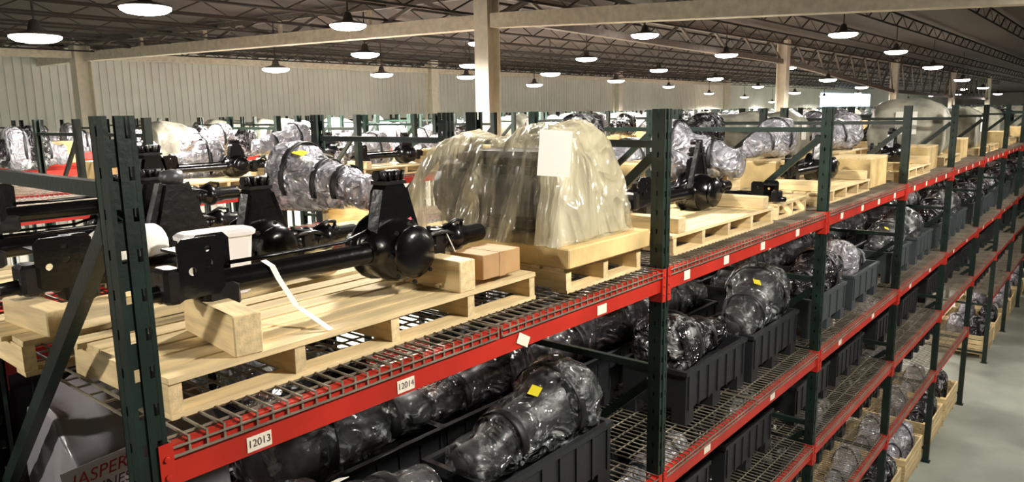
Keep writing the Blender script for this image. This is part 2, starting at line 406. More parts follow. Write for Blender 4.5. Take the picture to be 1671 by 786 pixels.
decks(1.6, 1.5, -1, 12, 0, 'rack behind the front'); decks(0, 1.42, -1, 0, 1, 'front rack before the first post'); decks(1.6, 1.5, -1, 4, 1, 'rack behind the front'); decks(1.6, 1.5, 0, 4, 2, 'rack behind the front'); decks(1.6, 1.5, 0, 4, 3, 'rack behind the front')
decks(6.0, 1.42, 0, 8, 0, 'rack across the aisle'); decks(7.87, 1.42, 0, 8, 0, 'second rack across the aisle')
# shelf labels on the beams of the front rack
tagm = MB().box(-.045, .045, -.0015, 0, -.024, .024).mesh('shelf_label', 'tag_paper')
smear = MB().box(-.03, .03, -.0022, -.0016, -.012, .008).mesh('print', 'tag_paper')
def text(s, size, m, parent, loc, rot=(math.pi/2, 0, 0), shear=0., name='digits'):
    cu = bpy.data.curves.new(name, 'FONT'); cu.body = s; cu.size = size; cu.align_x = 'CENTER'; cu.align_y = 'CENTER'; cu.extrude = .0004; cu.shear = shear
    cu.materials.append(M[m]); o = bpy.data.objects.new(name, cu); COL.objects.link(o)
    if parent: o.parent = parent
    me = bpy.data.meshes.new_from_object(o); bpy.data.objects.remove(o)
    o = obj(name, me, parent); o.location = loc; o.rotation_euler = rot
    return o
LBX = {0: [.30, .87, 1.52, 2.12], 1: [3.0, 3.53, 4.12, 4.80]}
for k in range(0, 12):
    for j, x in enumerate(LBX.get(k, [k*L+.42, k*L+1.05, k*L+1.62, k*L+2.25])):
        o = obj('shelf_label', tagm, RA, loc=(x, .0035, LEV[0]-(.082 if k == 0 else .072)))
        if k == 0 and j == 2: o.rotation_euler = (0, R(28), 0); o.location.z -= .0; o.location.y = .001
        if k == 0 and j < 2: text(('12013', '12014')[j], .034, 'ink', o, (0, -.002, 0))
        o.scale = (.8, 1, 1.1) if k > 0 else (.88, 1, .95)
for k in range(1, 8):
    for x in (k*L+.6, k*L+1.7):
        obj('shelf_label', tagm, RA, loc=(x, .0035, LEV[1]-.07))

# ------------------------------------------------------------------ prototypes
def bag(prof, seed, n=36, m=28, amp=.02, sq=2.4, freq=6., flat=True, scale=1.):
    """closed crumpled skin round stations (x, y, z, ry, rz)"""
    ox = Vector((seed*7.3, seed*3.1, seed*5.7)); vs = []; fs = []
    P = len(prof)
    for i in range(n):
        t = i/(n-1)*(P-1); k = min(int(t), P-2); u = t-k; u = u*u*(3-2*u)
        x, y, z, ry, rz = [prof[k][q]*(1-u)+prof[k+1][q]*u for q in range(5)]
        for j in range(m):
            a = 2*math.pi*j/m; ca, sa = math.cos(a), math.sin(a)
            e = 2/sq; dx = math.copysign(abs(ca)**e, ca); dz = math.copysign(abs(sa)**e, sa)
            p = Vector((x, y+dx*ry*scale, z+dz*rz*scale))
            nn = noise.noise(p*freq+ox); n2 = noise.noise(p*freq*2.3+ox*1.7)
            d = amp*((1-2.2*abs(nn))+.55*(1-2.2*abs(n2)))
            q = p+Vector((d*.4*noise.noise(p*5+ox), ca*d, sa*d))
            if flat: q.z = max(q.z, 0.0)
            vs.append(q)
    for i in range(n-1):
        for j in range(m): a = i*m+j; b = i*m+(j+1) % m; fs.append((a, a+m, b+m, b))
    o = len(vs); vs.append(Vector(vs[0])*0+sum((vs[j] for j in range(m)), Vector())/m); vs.append(sum((vs[(n-1)*m+j] for j in range(m)), Vector())/m)
    for j in range(m): fs.append((o, j, (j+1) % m)); fs.append((o+1, (n-1)*m+(j+1) % m, (n-1)*m+j))
    b = MB(); b.add(vs, fs, True); return b
GB = [(0, 0, .17, .05, .05), (.02, 0, .17, .11, .11), (.10, 0, .17, .12, .12), (.18, 0, .18, .11, .11), (.24, 0, .20, .135, .14), (.42, 0, .21, .155, .17),
      (.58, 0, .22, .17, .20), (.66, 0, .25, .21, .24), (.74, 0, .265, .235, .262), (.86, 0, .265, .235, .262), (.92, 0, .25, .20, .22), (.94, 0, .25, .1, .1)]
def strap_at(prof, x, wd, grow, mname, nm='strap', z0=0.):
    for k in range(len(prof)-1):
        if prof[k][0] <= x <= prof[k+1][0]: break
    u = (x-prof[k][0])/(prof[k+1][0]-prof[k][0]); _, y, z, ry, rz = [prof[k][q]*(1-u)+prof[k+1][q]*u for q in range(5)]
    m = MB(); vs = []; n = 20
    for j in range(n+1):
        a = R(-25)+R(230)*j/n
        for xx in (x-wd/2, x+wd/2):
            for g in (grow, grow+.004): vs.append((xx, y+math.cos(a)*(ry+g), max(z0, z+math.sin(a)*(rz+g))))
    fs = []
    for j in range(n):
        a = j*4; fs += [(a, a+4, a+6, a+2), (a+1, a+3, a+7, a+5), (a, a+1, a+5, a+4), (a+2, a+6, a+7, a+3)]
    fs += [(0, 2, 3, 1), (4*n, 4*n+1, 4*n+3, 4*n+2)]
    m.add(vs, fs, True); return m
def wrapped(label, seed, filmname='film_clear', body=True, n=44, m=34, sticker='yellow', amp=.022, prof=GB, straps=(.30, .70), name='wrapped_gearbox'):
    t = thing(name, label, 'gearbox', (0, -99, 0))
    bag(prof, seed, n, m, amp).build('film_wrap', filmname, t)
    if body:
        b = bag(prof, seed+5, 20, 16, .012, scale=.82, flat=False)
        b.lathe([(.80, .2), (.84, .2)], 'x', 14, (0, 0, .265)); b.build('gearbox_body', 'cast', t)
    for x in straps: strap_at(prof, x, .05, .024, 'strap_black').build('strap', 'strap_black', t)
    if sticker:
        o = MB().box(-.045, .045, -.03, .03, 0, .003).build('sticker', sticker, t, 'yellow sticker' if sticker == 'yellow' else 'white paper label')
        o.location = (.52, -.05, .437); o.rotation_euler = (R(18), R(-12), R(20))
    return t
def crate(label, lx=.94, ly=.47, h=.37, m='crate_black', ribs=7, name='plastic_crate'):
    t = thing(name, label, 'crate', (0, -99, 0)); b = MB(); zb = .105; w_ = .02
    b.box(0, lx, 0, w_, zb, h); b.box(0, lx, ly-w_, ly, zb, h); b.box(0, w_, w_, ly-w_, zb, h); b.box(lx-w_, lx, w_, ly-w_, zb, h)
    b.box(w_, lx-w_, w_, ly-w_, zb, h-.12)
    b.build('body', m, t)
    r = MB(); r.box(-.012, lx+.012, -.012, 0, h-.03, h); r.box(-.012, lx+.012, ly, ly+.012, h-.03, h); r.box(-.012, 0, 0, ly, h-.03, h); r.box(lx, lx+.012, 0, ly, h-.03, h)
    r.build('rim', m, t)
    rb = MB()
    for i in range(ribs):
        x = .03+(lx-.075)*i/(ribs-1); rb.box(x, x+.015, -.010, 0, zb, h-.03); rb.box(x, x+.015, ly, ly+.010, zb, h-.03)
    rb.build('ribs', m, t)['kind'] = 'stuff'
    for x in (0, lx/2-.06, lx-.12):
        for y in (0, ly-.1): MB().box(x, x+.12, y, y+.1, 0, zb).build('foot', m, t)
    return t
def pallet(label, lx, ly, ns, nt=7, nb=3, name='pallet', board='wood_x', bearer=(), bh=.09):
    t = thing(name, label, 'pallet', (0, -99, 0))
    sm = [MB().box(0, .04, .005, ly-.005, 0, .088, .002).mesh('stringer', 'wood_y') for _ in range(2)]
    for i in range(ns):
        obj('stringer', sm[i % 2], t, loc=((lx-.04)*i/(ns-1), 0, .017))
    wd = ly/nt*.9
    tb = [MB().box(rnd.uniform(-.03, .01), lx+rnd.uniform(-.01, .02), 0, wd, 0, .018, .0015).mesh('deck_board', board) for _ in range(3)]
    for i in range(nt):
        obj('deck_board', tb[i % 3], t, loc=(0, i*(ly-wd)/(nt-1), .1062))
    bb = MB().box(0, lx, 0, .09, 0, .0165).mesh('bottom_board', board)
    for i in range(nb): obj('bottom_board', bb, t, loc=(0, i*(ly-.09)/(nb-1), 0))
    for x, y, ln, a in bearer:
        o = MB().bbox(-.045, .045, 0, ln, 0, bh).build('bearer_block', 'wood_y', t); o.location = (x, y, .1248); o.rotation_euler = (0, 0, a)
    return t
PH = .1245
def plate_holes(w_, h, holes, th):
    bm = bmesh.new()
    def loop(pts):
        vs = [bm.verts.new((x, 0, z)) for x, z in pts]; return [bm.edges.new((vs[i], vs[(i+1) % len(vs)])) for i in range(len(vs))]
    es = loop([(0, .02), (.02, 0), (w_-.02, 0), (w_, .02), (w_, h-.02), (w_-.02, h), (.02, h), (0, h-.02)])
    for x, z, r in holes: es += loop([(x+r*math.cos(a*math.pi/5), z+r*math.sin(a*math.pi/5)) for a in range(10)])
    bmesh.ops.triangle_fill(bm, edges=es, use_beauty=True)
    g = bmesh.ops.extrude_face_region(bm, geom=list(bm.faces)); bmesh.ops.translate(bm, vec=(0, th, 0), verts=[v for v in g['geom'] if isinstance(v, bmesh.types.BMVert)])
    bmesh.ops.recalc_face_normals(bm, faces=bm.faces)
    me = bpy.data.meshes.new('bracket_plate'); bm.to_mesh(me); bm.free(); me.materials.append(M['black_paint']); return me
def axle(label, full=True):
    """drive axle along x; its tube is centred 0.045 above the base"""
    t = thing('drive_axle', label, 'axle', (0, -99, 0)); z = .045
    MB().lathe([(.0, .014), (.0, .022), (.05, .026), (.06, .034), (.16, .036), (.17, .042), (.92, .042), (.95, .06)], 'x', 16, (0, 0, z)).build('axle_tube', 'black_paint', t)
    MB().lathe([(1.09, .075), (1.13, .055), (1.18, .05), (1.24, .05), (1.25, .062), (1.28, .062), (1.29, .05), (1.33, .05), (1.34, .066), (1.38, .066), (1.39, .05), (1.43, .05), (1.44, .043), (1.54, .043), (1.55, .038), (1.55, .016)], 'x', 14, (0, 0, z)).build('axle_tube', 'black_paint', t)
    d = MB(); d.lathe([(-.15, .03), (-.145, .06), (-.12, .10), (-.06, .128), (0, .135), (.05, .125), (.09, .125), (.095, .14), (.11, .14), (.115, .10), (.15, .085), (.22, .05), (.26, .045)], 'y', 20, (1.02, 0, z))
    d.lathe([(.88, .05), (.93, .075), (.97, .09), (1.07, .09), (1.11, .07), (1.15, .05)], 'x', 16, (0, 0, z))
    d.build('differential_housing', 'black_paint', t)
    cv = MB().lathe([(-.165, .02), (-.163, .07), (-.14, .105), (-.13, .108)], 'y', 18, (1.02, 0, z)); cv.build('differential_cover', 'black_paint', t)
    for i in range(8):
        a = i*math.pi/4
        if full: MB().lathe([(-.006, .009), (.006, .009)], 'y', 6, (1.02+.122*math.cos(a), -.125, z+.122*math.sin(a))).build('bolt', 'black_iron', t)
    p = MB(); p.prism([(.93, .10), (.955, .28), (.975, .31), (1.065, .31), (1.085, .28), (1.12, .10), (1.09, .06), (.96, .06)], -.03, .05)
    p.bar((.91, 0, .06), (.965, 0, .29), .06, .02); p.bar((1.15, 0, .06), (1.075, 0, .29), .06, .02)
    p.build('torque_bracket', 'black_paint', t)
    f = MB()
    f.box(.965, 1.075, -.035, .055, .31, .325)
    for x in (.975, 1.0, 1.03, 1.06): f.tube([(x, -.02, .325), (x+(x-1.02)*.3, -.02, .365)], .009, 6)
    f.lathe([(.96, .022), (1.08, .022)], 'x', 10, (0, .02, .345)); f.build('bracket_head', 'black_iron', t)
    if full:
        o = MB().box(0, .028, -.003, 0, 0, .055).build('tag', 'pink', t, 'pink paper tag'); o.location = (1.082, -.035, .11); o.rotation_euler = (0, R(-18), 0)
    obj('bracket_plate', plate_holes(.15, .19, [(.045, .085, .013), (.10, .105, .014), (.10, .15, .011)], .008), t, loc=(.10, -.06, z-.02))
    obj('bracket_plate', plate_holes(.13, .17, [(.06, .11, .014)], .008), t, loc=(.20, .045, z-.01))
    for a in ((.055, .125, -.06, .05, .012, .125, .012), (.19, .31, -.055, .05, -.035, .05, .012), (1.20, 1.27, -.06, .06, -.04, .10, .01)): MB().bbox(*a).build('spring_seat', 'black_iron', t)
    MB().box(.10, .25, -.055, .05, .170, .178).build('bracket_shelf', 'black_iron', t)
    MB().tube([(1.12, -.06, .07), (1.18, -.075, .09), (1.26, -.07, .09), (1.32, -.05, .07)], .009, 6).build('brake_hose', 'black_iron', t)
    MB().tube([(.32, .03, .10), (.5, .035, .097), (.8, .03, .10), (.92, .03, .13)], .008, 6).build('brake_line', 'black_paint', t)
    MB().tube([(1.30, .0, .09), (1.36, -.03, .125), (1.42, -.01, .115), (1.44, .02, .08)], .009, 6).build('brake_hose', 'black_iron', t)
    return t

# ------------------------------------------------------------------ near bay, top shelf
DZ = LEV[0]+.0086
p1 = pallet('long raw wood pallet under the nearest black axle, front edge over the red beam', 1.70, .66, 5, 6, 2, bearer=[(.255, .0, .42, R(-8)), (1.245, .0, .5, R(-3))], bh=.13)
p1.location = (.115, .135, DZ); p1.rotation_euler = (0, 0, R(1.0))
ax1 = axle('black drive axle nearest the camera, strapped with white ribbon across two wood blocks')
ax1.location = (.18, .425, DZ+PH+.131)
rb_ = MB(); rp = [(.43, .0, .0905), (.435, -.045, .075), (.45, -.055, .03), (.465, -.13, -.06), (.50, -.27, -.128)]
for i in range(4):
    a, b_ = rp[i], rp[i+1]; rb_.add([(a[0]-.011, a[1], a[2]), (a[0]+.011, a[1], a[2]), (b_[0]+.011, b_[1], b_[2]), (b_[0]-.011, b_[1], b_[2]),
        (a[0]-.011, a[1]+.002, a[2]+.002), (a[0]+.011, a[1]+.002, a[2]+.002), (b_[0]+.011, b_[1]+.002, b_[2]+.002), (b_[0]-.011, b_[1]+.002, b_[2]+.002)],
        [(3, 2, 1, 0), (4, 5, 6, 7), (0, 1, 5, 4), (1, 2, 6, 5), (2, 3, 7, 6), (3, 0, 4, 7)])
rb_.build('strap', 'strap_white', ax1, 'white ribbon strap')
rb2 = MB().bar((1.265, -.062, .09), (1.30, -.10, -.03), .016, .003); rb2.build('strap', 'strap_white', ax1, 'short white strap end')
bx = thing('cardboard_box', 'small brown taped cardboard box at the right end of the nearest pallet', 'box', (1.585, .262, DZ+PH+.0265), R(1))
MB().bbox(-.125, .125, -.095, .095, 0, .105, .003).build('carton', 'card', bx); MB().box(-.02, .02, -.0965, .0965, -.0008, .1065).build('tape', 'card', bx)
# rear pallet with the second axle, white tub, white bag
p2 = pallet('raw wood pallet behind the nearest pallet, half hidden by the dark post', 1.70, .46, 5, 4, 2, bearer=[(.115, -.03, .36, R(4)), (1.27, .05, .36, 0)])
p2.location = (-.02, .88, DZ)
ax2 = dup(ax1, (.0, 1.12, DZ+PH+.0905), 0, 'second black drive axle, lying behind the nearest one')
KIDS.clear()
for o in [c for c in bpy.data.objects if c.parent == ax2 and c.name.startswith(('strap', 'tag'))]: bpy.data.objects.remove(o)
tb = thing('white_tub', 'white plastic tub with a lid behind the bracket of the nearest axle', 'tub', (.72, .957, DZ+PH+.001), R(-3))
tb.scale = (1, 1, .74)
m = MB()
def rr(x, y, z, r=.03, ch=.03):
    return [(-x+ch, -y, z), (x-ch, -y, z), (x, -y+ch, z), (x, y-ch, z), (x-ch, y, z), (-x+ch, y, z), (-x, y-ch, z), (-x, -y+ch, z)]
def loft(m, rings, cap=True):
    n = 8; vs = sum(rings, []); fs = [(k*n+i, k*n+(i+1) % n, (k+1)*n+(i+1) % n, (k+1)*n+i) for k in range(len(rings)-1) for i in range(n)]
    fs += [tuple(range(n-1, -1, -1)), tuple((len(rings)-1)*n+i for i in range(n))]
    m.add(vs, fs)
loft(m, [rr(.12, .055, 0), rr(.14, .065, .325)]); m.build('tub_body', 'tub_white', tb)
m = MB(); loft(m, [rr(.15, .075, .325), rr(.152, .077, .345), rr(.14, .066, .362), rr(.08, .03, .37)]); m.build('lid', 'tub_white', tb)
wb = tag(bag([(0, 0, .07, .03, .04), (.03, 0, .08, .10, .08), (.14, 0, .09, .12, .09), (.24, 0, .08, .1, .08), (.27, 0, .07, .03, .03)], 3, 20, 18, .02, 3.5, 5).build('white_bag', 'paper'), 'crumpled white bag lying between the dark post and the white tub', 'bag')
wb.location = (.36, 1.22, DZ+PH+.10); wb.rotation_euler = (0, 0, R(10))
# covered engine on its pallet
ep = pallet('wood pallet with a thick wooden tray under the plastic covered engine', .68, 1.10, 3, 8, 3, name='engine_pallet')
ep.location = (1.97, .10, DZ)
tr = MB(); tr.bbox(-.03, .71, -.035, 1.12, 0, .095, .006); tr.build('tray', 'ply', ep).location = (0, 0, PH+.0005)
en = thing('covered_engine', 'engine under a large yellowish clear plastic cover with a white paper, on a wood pallet', 'engine', (2.255, .62, DZ+PH+.0965))
def cover(y_end=9, g=1.):
    # half width along x, height along y (from front -0.5 to back 0.62)
    st = [(-.50, .30, .02), (-.495, .315, .10), (-.47, .318, .40), (-.43, .312, .53), (-.36, .30, .58), (-.26, .30, .575), (-.14, .30, .545), (-.02, .30, .505), (.10, .30, .49), (.22, .30, .505), (.34, .295, .525), (.44, .29, .49), (.50, .29, .42), (.58, .30, .31), (.68, .305, .14), (.76, .31, .02)]
    st = [(a*g, b*g, c*g) for a, b, c in st if a < y_end]
    n, mm = 90, 84; vs = []; fs = []
    for i in range(n):
        t = i/(n-1)*(len(st)-1); k = min(int(t), len(st)-2); u = t-k; u = u*u*(3-2*u) if k not in (0,) else u
        y, hw, H = [st[k][q]*(1-u)+st[k+1][q]*u for q in range(3)]
        for j in range(mm):
            s = j/(mm-1); q = (s-.5)*2
            # over the top: up the -x side, across, down the +x side
            a = math.pi*(1-s); ca, sa = math.cos(a), math.sin(a)
            e = .46; px = math.copysign(abs(ca)**e, ca); pz = abs(sa)**.62
            z = H*pz; flare = (1-pz)**1.5
            fold = noise.noise(Vector((y*7, q*1.5, 3)))*.8+noise.noise(Vector((y*21, q*2.5+px, 9)))*.55
            crum = noise.noise(Vector((y*5, px*3, z*5)))
            cr2 = abs(noise.noise(Vector((y*9+px*2, px*6, z*9+4))))
            x = px*(hw*(1-.10*pz)+flare*.03)+px*fold*.035*(1-pz*.75)+math.copysign(.02, px)*crum
            z += (.02*crum-.028*cr2+.014*fold)*min(1, H/.2)*pz
            yy = y+.014*crum+(-.05 if y < -.3 else .04)*(1-pz)*abs(noise.noise(Vector((px*6, 2, z*2))))
            vs.append((x, yy, max(z, .0)))
    for i in range(n-1):
        for j in range(mm-1): a = i*mm+j; fs.append((a, a+1, a+mm+1, a+mm))
    # end sheets: fan down to the tray
    for i0, rev in ((0, True), (n-1, False)):
        ring = [i0*mm+j for j in range(mm)]; fs.append(tuple(ring[::-1] if rev else ring))
    b = MB(); b.add(vs, fs, True); b.sm[-1] = b.sm[-2] = False
    return b
cv = cover().build('plastic_cover', 'film_engine', en)
cover(-.27, .955).build('film_gather', 'film_pale', en)
e = MB(); e.bbox(-.235, .235, -.30, .36, .04, .36, .02); e.bbox(-.20, .20, -.28, .30, .36, .43, .03); e.lathe([(-.40, .15), (-.38, .17), (-.30, .17)], 'y', 18, (0, 0, .22)); e.lathe([(.36, .18), (.48, .17)], 'y', 18, (0, 0, .20))
e.build('engine_block', 'black_iron', en)
e = MB(); e.bbox(-.255, -.20, -.30, .30, .10, .32, .02)
for y in (-.2, -.05, .1): e.tube([(-.18, y, .30), (-.235, y, .34), (-.245, y, .22)], .026, 10)
e.build('manifold', 'cast', en)
o = MB().box(-.075, .075, -.002, 0, -.11, .10).build('paper_sheet', 'paper', en, 'white paper sheet'); o.location = (-.20, -.36, .44)
o.location = (-.30, -.465, .44); o.rotation_euler = (R(-4), R(5), R(-48))

# ------------------------------------------------------------------ second bay, top shelf
def put_axle_pallet(x, y, lab_p, lab_a, group_p=None, group_a=None, rz=0, z=DZ):
    a = dup(p3, (x, y, z), rz, lab_p, group_p); c, s = math.cos(rz), math.sin(rz)
    b = dup(axp, (x+.07*c-.36*s, y+.36*c+.07*s, z+PH+.0905), rz, lab_a, group_a); return a, b
p3 = pallet('long raw wood pallet in second bay of top shelf, right behind the second green post', 1.56, .70, 5, 6, 2, bearer=[(.10, .0, .42, 0), (1.40, .0, .5, 0)])
axp = axle('plain axle', True)
for o in [c for c in bpy.data.objects if c.parent == axp and c.name.startswith(('tag', 'bolt'))]: bpy.data.objects.remove(o)
p3.location = (3.08, .13, DZ)
ax3 = dup(axp, (3.14, .52, DZ+PH+.0905), 0, 'black axle with light metal end on the pallet beside the second green post')
MB().lathe([(-.10, .028), (-.10, .052), (.01, .056), (.02, .036)], 'x', 14, (0, 0, .045)).build('axle_end', 'steel', ax3, 'bright metal axle end')
m = MB(); m.bar((.86, -.02, .08), (.99, -.02, .40), .03, .025); m.bar((1.12, -.02, .08), (1.0, -.02, .40), .03, .025); m.lathe([(-.04, .02), (.04, .02)], 'y', 10, (.995, -.0, .40)); m.build('a_bracket', 'black_iron', ax3)
ply = thing('wood_crate', 'small plywood crate on the right end of pallet in the second bay', 'crate', (4.37, .63, DZ+PH+.0008))
MB().bbox(0, .26, 0, .18, 0, .13).build('crate_body', 'ply', ply); MB().box(-.01, .27, -.01, .19, .13, .145).build('crate_lid', 'ply', ply)
wt_c = wrapped('clear film gearbox with yellow sticker on nearest black crate of second shelf, tail toward camera', 11, 'film_clear', amp=.024)
wt_d = wrapped('dark wrapped', 12, 'film_dark', amp=.022, sticker=None)
wt_f = wrapped('far', 13, 'film_far', False, 34, 28, None, .015)
wt_g = wrapped('far dark', 14, 'film_far_dark', False, 34, 28, None, .018)
wt_h = wrapped('far', 21, 'film_far', False, 34, 28, 'paper', .016, straps=(.45,))
wood_block = thing('wood_block', 'timber cradle block', 'block', (0, -99, 0))
MB().bbox(0, .70, 0, .34, 0, .10).build('cradle_board', 'ply', wood_block); MB().bbox(.0, .09, .01, .33, .10, .20).build('cradle_block', 'wood_y', wood_block); MB().bbox(.61, .70, .01, .33, .10, .20).build('cradle_block', 'wood_y', wood_block)
dup(wood_block, (5.42, .72, DZ), R(90), 'timber cradle under the silver gearbox in the second bay', sc=(.8, 1.0, 1.2))
wc = dup(wt_f, (5.22, .62, DZ+.225), R(95), 'big silver film wrapped gearbox with black straps in the second bay of top shelf', sc=(.82, 1.0, 1.0))
wbx = thing('white_box', 'white box standing left of the silver gearbox in the second bay', 'box', (3.50, .98, DZ), R(6))
MB().bbox(0, .16, 0, .2, 0, .50, .008).build('carton', 'paper', wbx); MB().box(-.004, .164, -.004, .204, .44, .503).build('lid', 'paper', wbx)
axx = dup(axp, (2.86, 1.12, DZ+.13), 0, 'black axle lying behind the second green post')
# row B near: gearbox on timber, axles
pb = pallet('wood pallet for one gearbox', 1.0, 1.05, 3, 7, 3)
pb.location = (0, -99, 0)
cr = dup(wood_block, (2.66, 1.86, DZ), R(90), 'heavy timber cradle under the silver gearbox behind the nearest axle', sc=(.8, 1.15, 1.05))
gb = dup(wt_h, (2.30, 1.86, DZ+.195), R(97), 'silver gearbox in shiny film, yellow sticker, behind nearest axle', sc=(.92, .88, .88))
o = MB().box(-.06, .06, -.03, .03, 0, .003).build('sticker', 'yellow', gb, 'yellow sticker'); o.location = (.62, .12, .46); o.rotation_euler = (R(-25), R(-10), 0)
strap_at(GB, .70, .055, .026, '').build('strap', 'strap_black', gb); strap_at(GB, .26, .055, .026, '').build('strap', 'strap_black', gb)
put_axle_pallet(-.1, 1.72, 'wood pallet on the back rack, left of the silver gearbox', 'black axle on the back rack, left of the silver gearbox')
dup(axp, (.15, 2.45, DZ+PH+.20), R(2), 'black axle lying crosswise at the rear of back rack, nearest bay')
dup(axp, (.0, 2.70, DZ+.16), R(-3), 'black axle lowest at the rear of back rack, nearest bay')
mt = thing('torque_arm_stack', 'dark upright axle bracket with a grey cap left of the silver gearbox', 'bracket', (.95, 1.78, DZ+PH+.1), 0)
m = MB(); m.prism([(-.13, 0), (-.05, .30), (.05, .30), (.13, 0)], -.05, .05); m.bar((-.16, 0, 0), (-.06, 0, .3), .05, .03); m.bar((.16, 0, 0), (.06, 0, .3), .05, .03); m.build('arm', 'black_iron', mt)
MB().lathe([(.30, .05), (.33, .06), (.36, .05), (.37, .0)], 'z', 14).build('cap', 'cast', mt)

# ------------------------------------------------------------------ shelves under the top one
cr_b = crate('black crate'); cr_g = crate('grey crate', .94, .46, .36, 'crate_grey', 5)
wood_bin = thing('wood_bin', 'slatted wood bin', 'crate', (0, -99, 0))
for z in (.10, .20, .30, .40):
    MB().box(0, 1.0, 0, .02, z, z+.085).build('slat', 'wood_x', wood_bin); MB().box(0, 1.0, .98, 1.0, z, z+.085).build('slat', 'wood_x', wood_bin)
    MB().box(-.02, 0, 0, 1.0, z, z+.085).build('slat', 'wood_y', wood_bin); MB().box(1.0, 1.02, 0, 1.0, z, z+.085).build('slat', 'wood_y', wood_bin)
for x in (.02, .93):
    for y in (.02, .91): MB().box(x, x+.05, y, y+.07, .0, .48).build('corner_post', 'wood_y', wood_bin)
MB().box(.0, 1.0, .02, .98, .085, .10).build('bin_floor', 'wood_x', wood_bin)
NUM = {}
def unit(kcrate, item, x, y, li, rz, lab_c, lab_i, sc=1., group=('crates', 'gearboxes'), z=None, zs=1., sink=.115):
    """a crate on shelf li with a wrapped gearbox in it; x, y = centre of the crate"""
    zz = (LEV[li]+.0088 if li < 4 else .001) if z is None else z
    d = {'b': (cr_b, .94, .47, .37), 'g': (cr_g, .94, .46, .36)}[kcrate]
    dup(d[0], (x-d[1]/2, y-d[2]/2, zz), 0, lab_c, group[0], (1, 1, zs))
    if item:
        c, s = math.cos(rz), math.sin(rz); lx = .47*sc
        return dup(item, (x-lx*c, y-lx*s, zz*1+d[3]*zs-sink*zs+.002), rz, lab_i, group[1], (sc, .92*sc, .84*sc))
D1 = LEV[1]+.0088
# nearest bay, second shelf
unit('b', wt_c, 1.99, .40, 1, R(2), 'black plastic crate under the gearbox with yellow sticker, second shelf, nearest bay', wt_c['label'], 1.0, (None, None))
wt_b = wrapped('gearbox in crumpled film with white paper in the crate below the first beam label', 31, 'film_clear', amp=.02, sticker='paper')
wt_b.name = 'wrapped_gearbox'
unit('b', wt_b, .92, .40, 1, R(180), 'black plastic crate nearest the camera on the second shelf', wt_b['label'], .9, (None, None))
unit('b', wt_c, 1.38, 1.06, 1, R(180), 'black crate in rear of second shelf, nearest bay, under a bulky clear bag', 'gearbox in bulky clear film at the rear of second shelf behind the beam label 12014', 1.12, (None, None))
unit('b', wt_d, 2.30, 1.06, 1, R(0), 'black crate at the rear of second shelf, beside the second green post', 'dark film wrapped gearbox at rear of second shelf, nearest bay, beside the second post', .84, (None, None))
unit('b', wt_c, -.62, 1.04, 1, R(180), 'black crate on second shelf left of the nearest post', 'film wrapped gearbox at lower left corner, left of the nearest post', 1.1, (None, None))
unit('b', wt_d, -.62, 2.05, 1, R(0), 'added black crate on back rack second shelf, far left', 'added dark film bag on back rack second shelf, far left', 1.2, (None, None), zs=1.4, sink=.08)  # added to cover the brightly lit aisle floor behind
for q, x in enumerate((.12, 1.4)): dup(cr_b, (x, 2.5, D1), 0, 'added tall black crate at rear of back rack second shelf, %s bay slot' % ('first', 'second')[q], 'added tall crates on the back rack', (1, 1, 2.0))  # added, made tall to hide the bright floor at lower left
unit('b', wt_c, -.62, 2.72, 1, R(0), 'added black crate on back rack second shelf, far left rear', 'added film bag on back rack second shelf, far left rear', 1.2, (None, None), zs=2.0, sink=.05)  # added and stretched upward against the same bright floor
# big logo bag at the far left under the top shelf
lb = thing('bagged_engine', 'tall grey plastic bag with red logo under the nearest pallet, left of the post', 'engine', (.36, 1.10, D1))
MB().box(-.30, .30, -.24, .24, 0, .12).build('skid', 'wood_x', lb)
bag([(-.29, 0, .55, .20, .40), (-.28, 0, .55, .23, .42), (-.12, 0, .56, .24, .44), (.08, 0, .55, .24, .42), (.25, 0, .52, .23, .39), (.28, 0, .50, .2, .36)], 9, 40, 44, .04, 4, 5).build('plastic_bag', 'bag_grey' if 'bag_grey' in M else mat('bag_grey', (.30, .29, .31), .3, bump=.3, bscale=9, spec=.6), lb)
pl = MB().box(-.115, .115, -.002, 0, -.075, .075).build('logo_label', 'paper_grey' if 'paper_grey' in M else mat('paper_grey', (.62, .58, .60), .5), lb, 'white label with red lettering')
pl.location = (-.215, -.285, .775); pl.rotation_euler = (R(-4), R(-6), R(-3))
text('JASPER', .062, 'ink_red', pl, (.0, -.003, .028), shear=.3, name='lettering'); text('ENGINES', .052, 'ink_dark', pl, (-.01, -.003, -.028), shear=.3, name='lettering')
MB().tube([(.10+.0*i+.035*math.cos(R(-110+i*22)), -.004, -.005+.055*math.sin(R(-110+i*22))) for i in range(11)], .005, 6).build('swoosh', 'ink_dark', pl)
# second bay, second shelf
unit('b', wt_g, 3.86, .42, 1, R(180), 'black ribbed crate on second shelf, just right of the second green post', 'gearbox in dark film in crate just right of the second green post', .95, (None, None))
unit('b', wt_c, 4.86, .385, 1, R(10), 'black crate under the large silver gearbox in second bay of second shelf', 'large silver gearbox in tight film in the second bay of second shelf', 1.08, (None, None))
unit('b', wt_d, 3.42, 1.02, 1, R(0), 'black crate at rear of second shelf, left of second post as seen', 'large round dark bag at rear of second shelf, seen left of second post', 1.1, (None, None))
unit('b', wt_c, 4.72, 1.04, 1, R(180), 'black crate at the rear of second bay, second shelf', 'shiny gearbox bag at the rear of second bay, second shelf', 1.1, (None, None))
# what stands on the second shelf of the back rack, seen through the front one
for i, x in enumerate((.6, 1.75, 3.55, 4.7)):
    unit('b', (wt_d, wt_c, wt_d, wt_c)[i], x, 2.0, 1, R((0, 180)[i % 2]), 'black crate on second shelf of back rack, %s from the left' % ORD[i], 'film wrapped gearbox on second shelf of back rack, %s from the left' % ORD[i], 1., (None, None))
